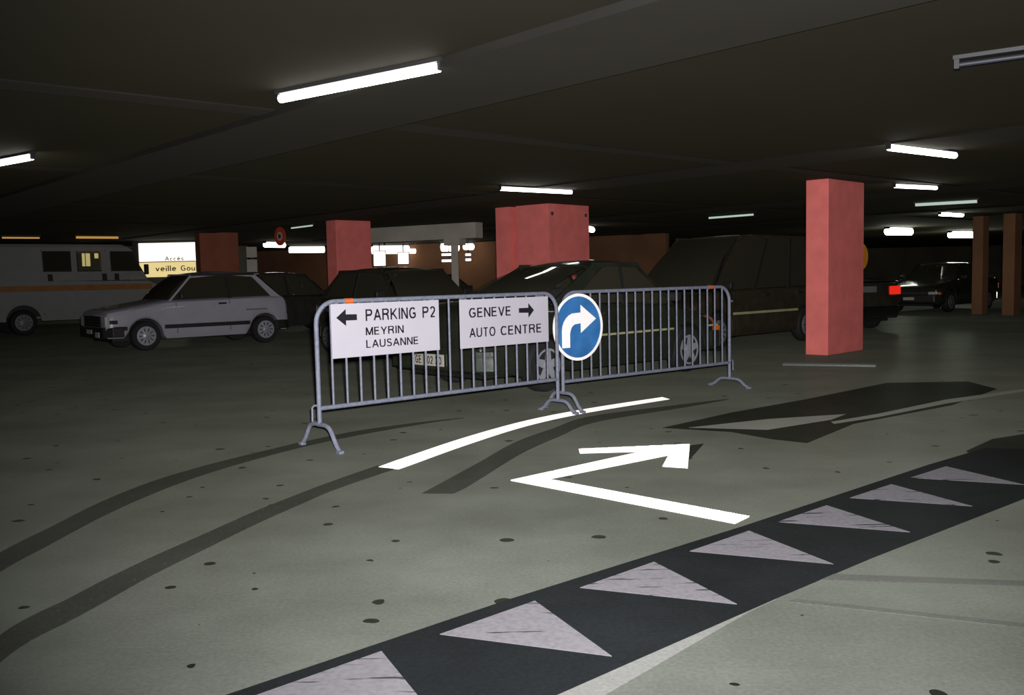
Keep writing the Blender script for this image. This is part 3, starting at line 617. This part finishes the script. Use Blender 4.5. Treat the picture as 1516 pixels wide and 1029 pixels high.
# ------------------------------------------------------------------ cars
def interp(tab, x):
    if x <= tab[0][0]: return tab[0][1]
    for (a, va), (b, vb) in zip(tab, tab[1:]):
        if x <= b: return va + (vb - va) * (x - a) / (b - a)
    return tab[-1][1]
def wheel(t, x, y, rad, side, hub, hubmat, wd=0.17):
    """side: +1 outer face towards +y"""
    e = MB().lathe([(rad * .62, -wd / 2), (rad * .93, -wd / 2), (rad, -wd * .32), (rad, wd * .32), (rad * .93, wd / 2), (rad * .62, wd / 2)], (0, 0, 0), 28).build('wheel', 'tyre', t, smooth=50)
    e.location = (x, y, rad)
    s = side
    if hub == 'alloy':
        MB().lathe([(rad * .64, s * (wd / 2 - .01)), (rad * .66, s * (wd / 2 + .006)), (rad * .58, s * (wd / 2 + .006)), (rad * .56, s * (wd / 2 - .03))], (0, 0, 0), 28).build('rim', hubmat, e, smooth=40)
        sp = MB()
        for k in range(5):
            q = 2 * math.pi * k / 5 + .3; dx, dz = math.cos(q), math.sin(q); px, pz = -dz, dx
            sp.vprism([(dx * rad * .1 + px * .05, dz * rad * .1 + pz * .05), (dx * rad * .6 + px * .035, dz * rad * .6 + pz * .035), (dx * rad * .6 - px * .035, dz * rad * .6 - pz * .035), (dx * rad * .1 - px * .05, dz * rad * .1 - pz * .05)], s * (wd / 2 - .015), s * (wd / 2 + .004))
        sp.lathe([(rad * .24, s * (wd / 2 - .02)), (rad * .22, s * (wd / 2 + .008))], (0, 0, 0), 16)
        sp.build('spokes', hubmat, e)
    else:
        MB().lathe([(rad * .66, s * (wd / 2 - .01)), (rad * .64, s * (wd / 2 + .008)), (rad * .45, s * (wd / 2 + .014)), (rad * .2, s * (wd / 2 + .006)), (rad * .14, s * (wd / 2 + .016)), (rad * .02, s * (wd / 2 + .018))], (0, 0, 0), 28).build('hubcap', hubmat, e, smooth=40)
        sl = MB()
        for k in range(10):
            q = 2 * math.pi * k / 10; dx, dz = math.cos(q), math.sin(q)
            sl.beam((dx * rad * .30, s * (wd / 2 + .0125), dz * rad * .30), (dx * rad * .52, s * (wd / 2 + .0145), dz * rad * .52), .018, .006, (0, 1, 0))
        sl.build('hubcap_slots', 'trim_black', e)
def car(name, label, cat, loc, ang, S, group=None):
    t = thing(name, label, cat, (*loc, 0), ang, group)
    W, xf, xr = S['W'], S['xf'], S['xr']; wb = S['wb'] / 2; rad = S['rad']; paint = S['paint']
    top, sill = S['top'], S['sill']; ra = rad + 0.055
    # body shell -------------------------------------------------------
    xs = {xf, xf - .04, xr, xr + .04}
    for cxw in (-wb, wb):
        for k in range(-6, 7): xs.add(cxw + ra * math.sin(k * math.pi / 12))
    for q, _ in top: xs.add(q)
    x = xr
    while x < xf: xs.add(round(x, 3)); x += 0.16
    xs = sorted(q for q in xs if xr <= q <= xf)
    xs = [q for i, q in enumerate(xs) if i == 0 or q - xs[i - 1] > 0.012]
    rings = []
    for q in xs:
        zt = interp(top, q); zb = sill + (0.05 if (q > xf - .5 or q < xr + .45) else 0)
        for cxw in (-wb, wb):
            if abs(q - cxw) < ra: zb = max(zb, rad + math.sqrt(max(0, ra * ra - (q - cxw) ** 2)))
        e = min(q - xr, xf - q); plan = 1 - S.get('round', .09) * max(0, 1 - e / 0.45) ** 2
        if e < 0.001: zt -= 0.05; zb += 0.03; plan -= 0.03
        w_ = W / 2 * plan; zt = max(zt, zb + .06); hgt = zt - zb
        cr = S.get('crown', .035)
        half = [(w_ - .03, zb), (w_ - .005, zb + hgt * .12), (w_, zb + hgt * .45), (w_ - .006, zb + hgt * .78), (w_ - .028, zt - .035), (w_ - .07, zt - .006), (w_ * .62, zt + cr * .7), (w_ * .3, zt + cr * .95)]
        ring = [(q, y, z) for y, z in half] + [(q, 0, zt + cr)] + [(q, -y, z) for y, z in reversed(half)]
        rings.append(ring)
    mb = MB().grid(rings); n = len(rings[0])
    mb.f.append(tuple(range(n))); mb.f.append(tuple((len(rings) - 1) * n + j for j in reversed(range(n))))
    for i in range(len(rings) - 1): mb.f.append((i * n, (i + 1) * n, (i + 1) * n + n - 1, i * n + n - 1))
    body = mb.build('body', paint, t, smooth=32)
    MB().box(((xf + xr) / 2, 0, .36), (xf - xr - .3, W - .46, .34)).build('underbody', 'trim_black', t)
    # wheels -------------------------------------------------------------
    for cxw in (-wb, wb):
        for s in (-1, 1): wheel(t, cxw, s * (W / 2 - .10), rad, s, S.get('hub', 'cap'), S.get('hubmat', 'hub_grey'))
    # greenhouse ---------------------------------------------------------
    gx0, gx1, gx2, gx3 = S['gh']       # windscreen base, roof front, roof rear, rear glass base
    zr = S['roof']; wbt = W / 2 - .075; wrf = W / 2 - S.get('tumble', .20)
    zbelt = lambda q: interp(top, q)
    def side(q, z, s, inn=0.0):
        zb_ = zbelt(q); f = max(0, min(1, (z - zb_) / (zr - zb_))); return Vector((q, s * (wbt + (wrf - wbt) * f - inn), z))
    rows = []
    for i in range(9):
        q = gx2 + (gx1 - gx2) * i / 8; bow = -.05 * (2 * i / 8 - 1) ** 2
        rows.append([(q, wrf * k, zr + bow + .035 * (1 - k * k) - (.02 if abs(k) > .95 else 0)) for k in (-1.02, -.9, -.6, -.3, 0, .3, .6, .9, 1.02)])
    up_ = rows; lo_ = [[(a, b, c - .035) for a, b, c in rw] for rw in rows]
    mb = MB().grid(up_); mb.grid([list(reversed(rw)) for rw in lo_])
    for rw0, rw1 in ((up_[0], lo_[0]), (up_[-1], lo_[-1])): mb.grid([rw0, rw1])
    mb.grid([[rw[0] for rw in up_], [rw[0] for rw in lo_]]); mb.grid([[rw[-1] for rw in up_], [rw[-1] for rw in lo_]])
    mb.build('roof', paint, t, smooth=40)
    zt_ = zr - .045
    glass = S.get('glass', 'car_glass')
    def screen(xb, xt, name, bulge):
        rows = []
        for i in range(7):
            f = i / 6; z = zbelt(xb) + .02 + (zt_ - zbelt(xb) - .02) * f; hw = (wbt - .05) + (wrf - wbt) * f
            cb = S.get('curve', .22); x_ = xb + (xt - xb) * f - (xt - xb) * cb * math.sin(math.pi * f) * .5
            rows.append([(x_ + bulge * (1 - (k / 4) ** 2) * 1.0, hw * k / 4, z) for k in range(-4, 5)])
        o = MB().grid(rows).build(name, glass, t, smooth=60)
        wr = MB(); wr.beam(rows[0][1], rows[0][7], .02, .03); wr.build('screen_rubber', 'trim_black', t); return o
    screen(gx0, gx1, 'windscreen', .05); screen(gx3, gx2, 'rear_window', -.04)
    for s in (-1, 1):
        def panel(qs, nm, mat, inn=0.0, th=.03):
            """qs: four (x,z) points of a plate in the side of the cabin"""
            o_ = [side(q, z, s, inn) for q, z in qs]; i_ = [v - Vector((0, s * th, 0)) for v in o_]
            k = len(qs); return MB().add(o_ + i_, [tuple(range(k)), tuple(reversed(range(k, 2 * k)))] + [(j, (j + 1) % k, k + (j + 1) % k, k + j) for j in range(k)]).build(nm, mat, t)
        pw = S.get('apil', .05)
        panel([(gx0, zbelt(gx0) - .02), (gx0 - pw, zbelt(gx0) - .02), (gx1 - pw, zr - .03), (gx1, zr - .03)], 'front_pillar', paint)
        cw0, cw1 = S['cpil']           # widths of the rear pillar at belt and roof
        panel([(gx3 + cw0, zbelt(gx3) - .02), (gx3, zbelt(gx3) - .02), (gx2, zr - .03), (gx2 + cw1, zr - .03)], 'rear_pillar', paint)
        MB().beam(side(gx1, zr - .035, s), side(gx2, zr - .035, s), .03, .05).build('roof_rail', S.get('railmat', paint), t)
        # windows between pillars
        fr0 = gx0 - pw; frt = gx1 - pw; bk0 = gx3 + cw0; bkt = gx2 + cw1
        cuts = S['cuts']; bz = zr - .06
        def edge(f): return (fr0 + (bk0 - fr0) * f, frt + (bkt - frt) * f)
        lim = [0.0] + list(cuts) + [1.0]
        for k in range(len(lim) - 1):
            a0_, a1_ = edge(lim[k]); b0_, b1_ = edge(lim[k + 1]); hw = .022
            if k > 0: a0_ -= hw; a1_ -= hw
            if k < len(lim) - 2: b0_ += hw; b1_ += hw
            panel([(a0_, zbelt(a0_) + .012), (b0_, zbelt(b0_) + .012), (b1_, bz), (a1_, bz)], 'side_window', glass, .012, .006)
        for cpos in cuts:
            c0_, c1_ = edge(cpos); panel([(c0_ + .03, zbelt(c0_) - .01), (c0_ - .03, zbelt(c0_) - .01), (c1_ - .03, zr - .04), (c1_ + .03, zr - .04)], 'door_pillar', 'trim_black')
        # door seams, handles, mouldings, mirrors
        for q in S.get('seams', ()):
            MB().beam((q, s * (W / 2 + .0005), sill + .1), (q, s * (W / 2 - .02), zbelt(q) - .04), .008, .008).build('door_seam', 'trim_black', t)
        for q in S.get('handles', ()):
            MB().box((q, s * (W / 2 + .006), zbelt(q) - .10), (.16, .025, .035)).build('door_handle', 'trim_black', t, bevel=.006)
        if 'mould' in S:
            z0_, z1_, mm = S['mould']
            MB().box((0, s * (W / 2 + .004), (z0_ + z1_) / 2), (2 * wb - 2 * ra - .02, .022, z1_ - z0_)).build('side_moulding', mm, t, bevel=.004)
            for xa, xb in ((wb + ra + .01, xf - .12), (xr + .12, -wb - ra - .01)):
                if xb - xa > .08: MB().box(((xa + xb) / 2, s * (W / 2 - .02), (z0_ + z1_) / 2), (xb - xa, .03, z1_ - z0_)).build('side_moulding', mm, t, bevel=.004)
        mx = gx0 - .22
        mr = MB().box((mx, s * (W / 2 + .06), zbelt(mx) + .08), (.09, .17, .11)).build('door_mirror', S.get('mirror', 'trim_black'), t, bevel=.02)
        MB().box((mx - .048, s * (W / 2 + .06), zbelt(mx) + .08), (.006, .14, .08)).build('mirror_glass', 'chrome', mr)
    # front and rear -------------------------------------------------------
    zn = interp(top, xf)
    bm_ = S.get('bumper', 'trim_black'); bz0, bz1 = S.get('bump', (.30, .47))
    for xe, d, nm in ((xf, 1, 'front_bumper'), (xr, -1, 'rear_bumper')):
        xi = xe - d * .30; hw = W / 2
        pl = [(xi, hw + .012), (xe - d * .1, hw + .005), (xe + d * .045, hw - .13), (xe + d * .075, 0), (xe + d * .045, -hw + .13), (xe - d * .1, -hw - .005), (xi, -hw - .012), (xi, -hw + .05), (xe - d * .02, -hw + .16), (xe - d * .02, hw - .16), (xi, hw - .05)]
        MB().prism(pl, bz0, bz1).build(nm, bm_, t, bevel=.012)
    gl = MB().box((xf - .005, 0, (zn - .06 + bz1) / 2), (.05, W * .62, zn - .08 - bz1)).build('grille', 'trim_black', t)
    for k in range(3): MB().box((xf + .022, 0, bz1 + .03 + (zn - .12 - bz1) * (k + .5) / 3), (.012, W * .58, .012)).build('grille_slat', S.get('slat', 'steel_dark'), gl)
    for s in (-1, 1):
        hl = MB().box((xf - .02, s * W * .385, (zn - .06 + bz1) / 2), (.07, W * .15, zn - .09 - bz1)).build('headlamp', 'lens_clear', t, bevel=.012)
        MB().box((xf - .13, s * (W / 2 - .045), (zn - .06 + bz1) / 2 - .01), (.14, .05, .07)).build('indicator', S.get('ind', 'lens_orange'), t, bevel=.008)
    zt2 = interp(top, xr)
    for s in (-1, 1):
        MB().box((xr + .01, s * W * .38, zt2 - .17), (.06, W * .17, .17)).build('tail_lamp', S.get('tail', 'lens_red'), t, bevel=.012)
    MB().box((xf + .082, 0, bz0 + .1), (.008, .30, .08)).build('front_plate', S.get('fplate', 'plate_white'), t)
    # seats seen through the glass
    for s in (-1, 1):
        sx = (gx0 + gx1) / 2 - .75
        st = MB().box((sx, s * .36, zbelt(sx) + .0), (.14, .46, .36)).build('front_seat', 'seat_cloth', t, bevel=.04)
        MB().box((sx - .02, s * .36, zbelt(sx) + .26), (.10, .26, .14)).build('headrest', 'seat_cloth', st, bevel=.03)
    return t

# white hatchback, nose to the left and towards us -------------------------
hatch = dict(W=1.56, xf=1.92, xr=-1.74, wb=2.42, rad=.28, sill=.21, paint='car_white', roof=1.45, gh=(.76, .24, -1.08, -1.60), cpil=(.20, .10), cuts=(.57,),
             top=[(-1.74, .84), (-1.64, .95), (-1.2, .96), (0.78, .925), (1.0, .89), (1.80, .77), (1.92, .74)], tumble=.21, hub='cap', hubmat='hub_silver',
             seams=(.62, -.45), handles=(-.30,), mould=(.40, .475, 'trim_black'), bump=(.28, .46), glass='dark_glass', railmat='trim_black', round=.08, fplate='plate_white', ind='trim_black', tail='trim_black')
WH = R(41 + 180)
def place(near_front, near_rear, S, side_sign, heading=None):
    """car centre from the ground points of its two near side wheels"""
    f_, r_ = Vector(near_front), Vector(near_rear); mid = (f_ + r_) / 2; a = math.atan2(f_.y - r_.y, f_.x - r_.x) if heading is None else heading
    lf = Vector((-math.sin(a), math.cos(a))); return (mid - lf * side_sign * (S['W'] / 2 - .10)), a
c, a = place((-6.92, 17.58), (-5.08, 19.18), hatch, 1)
wc = car('hatchback', 'white three door hatchback with black side strip facing left', 'car', (c.x, c.y), a, hatch)
MB().box((-1.02, hatch['W'] / 2 + .001, .70), (.46, .004, .035)).build('side_script', 'hub_grey', wc)
MB().box((2.0, 0.45, .33), (.01, .22, .10)).build('fog_lamp', 'lens_clear', wc)

# dark fastback behind the barriers, tail to the left ------------------------
fast = dict(W=1.66, xf=2.02, xr=-2.17, wb=2.55, rad=.285, sill=.2, paint='car_green', roof=1.40, curve=.34, gh=(1.08, .52, -.30, -1.20), cpil=(.36, .20), cuts=(.5,),
            top=[(-2.17, .80), (-2.0, .90), (-1.62, .95), (-.6, .92), (.8, .89), (1.2, .84), (1.9, .68), (2.02, .62)], tumble=.24, hub='alloy', hubmat='hub_silver',
            seams=(.70, -.42), handles=(-.30,), mould=(.555, .58, 'trim_cream'), bump=(.28, .50), round=.11, bumper='car_green')
c, a = place((2.20, 11.82), (0.30, 10.02), fast, -1)
fc = car('fastback', 'dark green fastback parked behind the barriers, rear plate showing', 'car', (c.x, c.y), a, fast)
pl = MB().box((-2.255, 0, .385), (.012, .50, .125)).build('rear_plate', 'plate_white', fc)
plate_words = [lettering('GE', -0.222, 0.343, 0.105, 0.082, 0, 'sign_black', pl), lettering('302', -0.075, 0.343, 0.155, 0.082, 0, 'sign_black', pl), lettering('20', 0.118, 0.343, 0.105, 0.082, 0, 'sign_black', pl)]
# the lettering is laid out in x-z; turn it to face backwards along the car
for tx in plate_words:
    for v in tx.data.vertices: v.co = Vector((-2.2625, -v.co.x, v.co.z))

# dark people carrier in the next row ------------------------------------------
mini = dict(W=1.74, xf=2.12, xr=-2.10, wb=2.60, rad=.30, sill=.22, paint='car_maroon', roof=1.86, gh=(1.38, .45, -1.95, -2.06), cpil=(.16, .14), cuts=(.34, .66),
            top=[(-2.10, .92), (-2.0, .98), (1.3, .95), (1.5, .90), (2.0, .72), (2.12, .66)], tumble=.22, hub='cap', hubmat='hub_grey',
            seams=(.9, -.2, -1.2), handles=(0.0, -1.0), mould=(.56, .60, 'trim_cream'), bump=(.28, .50), glass='dark_glass')
def along(px, py, dist): return (px + ux * dist, py + uy * dist)
q = along(5.16, 16.47, -2.6); q2 = (5.16, 16.47)
c, a = place(q, q2, mini, 1)
car('people_carrier', 'tall dark people carrier beyond the right barrier', 'car', (c.x, c.y), a, mini)
# dark saloon with a tail reflector made to glow beyond the right pillar
sal = dict(W=1.66, xf=2.0, xr=-2.05, wb=2.5, rad=.29, sill=.2, paint='car_black', roof=1.36, gh=(.85, .35, -.85, -1.35), cpil=(.25, .15), cuts=(.52,),
           top=[(-2.05, .84), (-1.95, .92), (-1.3, .93), (.8, .89), (1.85, .72), (2.0, .66)], tumble=.23, hub='cap', hubmat='hub_grey',
           seams=(.75, -.3), handles=(-.15, -1.0), mould=(.90, .915, 'chrome'), bump=(.30, .50), bumper='chrome', tail='lens_red_flash_glow')
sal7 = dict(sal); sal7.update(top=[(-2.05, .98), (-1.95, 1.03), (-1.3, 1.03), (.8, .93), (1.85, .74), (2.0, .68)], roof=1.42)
s7 = car('saloon', 'dark saloon with red tail reflector given an added glow behind the right pillar', 'car', (6.42, 20.59), R(112), sal7)
MB().box((-2.065, 0, .985), (.02, 1.5, .03)).build('boot_trim', 'chrome', s7)
MB().box((-2.065, .12, .84), (.015, .52, .12)).build('rear_plate', 'hub_grey', s7)
# dark car beside the white hatchback
s4 = dict(sal); s4.update(paint='car_blue', tail='lens_red', bumper='car_blue', roof=1.44)
car('saloon', 'dark saloon right behind the tail of the white hatchback', 'car', (-5.6, 22.8), R(41), s4)
# dark cars between the left and the wide pillar
s5 = dict(hatch); s5.update(paint='car_black', hubmat='hub_grey', mould=(.40, .46, 'trim_black'), glass='car_glass', railmat='car_black', roof=1.42, W=1.62)
car('hatchback', 'dark hatchback half hidden behind the PARKING board', 'car', (-1.75, 15.6), R(131 + 180), s5)
s6 = dict(sal); s6.update(paint='car_green', tail='lens_red', bumper='trim_black', W=1.68)
car('saloon', 'dark saloon under the pale crossbeam behind the dark hatchback', 'car', (-2.2, 26.3), R(41), s6)
s8 = dict(sal); s8.update(paint='car_black', tail='lens_red', bumper='chrome')
car('saloon', 'distant dark saloon beyond the red tail lamp at right', 'car', (12.6, 28.8 - 1.5), R(41 + 180), s8)

# white van -------------------------------------------------------------------
def van(loc, ang):
    t = thing('delivery_van', 'white panel van with orange side stripe behind the white hatchback', 'van', (*loc, 0), ang)
    W = 1.85; H = 2.36; xr, xf = -1.35, 3.75; rad = .33; wx = (0.0, 2.75); hw = W / 2
    # lower body with wheel arches
    poly = [(xr, .42)]
    for cxw in wx:
        poly += [(cxw - .42 * math.cos(q), .36 + .42 * math.sin(q)) for q in [k * math.pi / 12 for k in range(0, 13)]]
    poly += [(xf, .42), (xf + .02, .85), (xf - .08, 1.12), (xf - .55, 1.35), (xr, 1.40)]
    for s in (-1, 1): MB().vprism(poly, s * hw, s * (hw - .04)).build('side_panel', 'van_white', t)
    MB().box(((xr + xf) / 2, 0, .62), (xf - xr - .1, W - .5, .3)).build('underbody', 'trim_black', t)
    MB().prism([(xr, -hw), (xr + .04, -hw), (xr + .04, hw), (xr, hw)], .42, H - .08).build('rear_door', 'van_white', t)
    MB().add([(xf, -hw, .42), (xf, hw, .42), (xf + .02, hw, .85), (xf + .02, -hw, .85), (xf - .08, -hw, 1.12), (xf - .08, hw, 1.12), (xf - .55, hw, 1.35), (xf - .55, -hw, 1.35)], [(0, 1, 2, 3), (3, 2, 5, 4), (4, 5, 6, 7)]).build('bonnet', 'van_white', t)
    # roof
    rows = []
    for q in (xr, xr + .06, xr + .5, 1.0, 2.2, 2.55, 2.72):
        e = .06 if q in (xr, 2.72) else 0
        rows.append([(q, hw * k * (.93 if abs(k) == 1 else 1), H - e - (.10 if abs(k) == 1 else .02 if abs(k) > .8 else 0)) for k in (-1, -.88, -.4, 0, .4, .88, 1)])
    MB().grid(rows).grid([[(a_, b_, c_ - .05) for a_, b_, c_ in rw] for rw in rows]).build('roof', 'van_white', t, smooth=40)
    ztop = H - .10; z0, z1 = 1.62, 2.16
    for s in (-1, 1):
        wins = [(0.52, 1.22), (1.36, 1.98), (2.22, 2.98)] if s < 0 else [(0.52, 1.44), (1.52, 2.50), (2.60, 2.98)]
        def pan(qs, nm, mat, th=.035, off=0.0):
            def Y(z): return s * (hw - off - .065 * max(0, (z - 1.40) / (H - 1.4)))
            o_ = [Vector((x_, Y(z_), z_)) for x_, z_ in qs]; i_ = [v - Vector((0, s * th, 0)) for v in o_]; k = len(qs)
            return MB().add(o_ + i_, [tuple(range(k)), tuple(reversed(range(k, 2 * k)))] + [(j, (j + 1) % k, k + (j + 1) % k, k + j) for j in range(k)]).build(nm, mat, t)
        pan([(xr, 1.38), (wins[0][0], 1.38), (wins[0][0], ztop), (xr, ztop)], 'load_panel', 'van_white')
        pan([(wins[0][0], 1.38), (3.2, 1.38), (3.06, z0), (wins[0][0], z0)], 'waist_panel', 'van_white')
        pan([(wins[0][0], z1), (2.84, z1), (2.72, ztop), (wins[0][0], ztop)], 'header_panel', 'van_white')
        pan([(wins[0][1], z0), (wins[1][0], z0), (wins[1][0], z1), (wins[0][1], z1)], 'window_post', 'van_white')
        pan([(wins[1][1], z0), (wins[2][0], z0), (wins[2][0], z1), (wins[1][1], z1)], 'window_post', 'van_white')
        pan([(3.2, 1.38), (3.12, 1.38), (2.66, ztop), (2.74, ztop)], 'front_pillar', 'trim_black')
        for k, (a_, b_) in enumerate(wins):
            qs = [(a_, z0), (b_ if k < 2 else 3.06, z0), (b_ if k < 2 else 2.80, z1), (a_, z1)]
            pan(qs, 'side_window', 'van_glass' if k == 1 or (s > 0 and k == 2) else 'dark_glass', .006, .012)
            x0_, x1_ = qs[0][0], qs[1][0]
            pan([(x0_, z0), (x1_, z0), (x1_, z0 + .03), (x0_, z0 + .03)], 'window_seal', 'trim_black', .03, -.003)
            pan([(x0_, z0), (x0_ + .03, z0), (x0_ + .03, z1), (x0_, z1)], 'window_seal', 'trim_black', .03, -.003)
        pan([(xr + .02, 1.12), (3.3, 1.12), (3.3, 1.27), (xr + .02, 1.27)], 'orange_stripe', 'van_stripe', .03, -.006)
        for q in (.62, 1.98, 2.30): pan([(q, 1.38), (q + .12, 1.38), (q + .12, 1.56), (q, 1.56)], 'door_handle', 'trim_black', .03, -.012)
        for q in (.50, 2.10): pan([(q, .5), (q + .012, .5), (q + .012, 2.2), (q, 2.2)], 'door_seam', 'trim_black', .03, -.002)
        mr = MB().box((3.12, s * (hw + .12), 1.66), (.09, .16, .28)).build('door_mirror', 'trim_black', t, bevel=.02)
        for cxw in wx: wheel(t, cxw, s * (hw - .12), rad, s, 'cap', 'hub_grey', .2)
        MB().box((xf + .01, s * .68, .98 - .06), (.06, .28, .18)).build('headlamp', 'lens_clear', t, bevel=.015)
        MB().box((xr - .01, s * .82, 1.1), (.04, .14, .36)).build('tail_lamp', 'lens_red', t, bevel=.01)
    rows = []
    for i in range(6):
        f_ = i / 5; rows.append([(3.2 + (2.72 - 3.2) * f_ + .06 * (1 - (k / 3) ** 2), (hw - .05 - .06 * f_) * k / 3, 1.38 + (ztop - 1.38) * f_) for k in range(-3, 4)])
    MB().grid(rows).build('windscreen', 'dark_glass', t, smooth=60)
    MB().box((xf + .05, 0, .52), (.16, W - .02, .2)).build('front_bumper', 'trim_black', t, bevel=.03)
    MB().box((xr - .06, 0, .52), (.14, W - .02, .2)).build('rear_bumper', 'trim_black', t, bevel=.03)
    return t
lf = Vector((-math.sin(R(41)), math.cos(R(41))))
vc = Vector((-12.55, 24.0)) + lf * (1.85 / 2 - .12)
van((vc.x, vc.y), R(41))
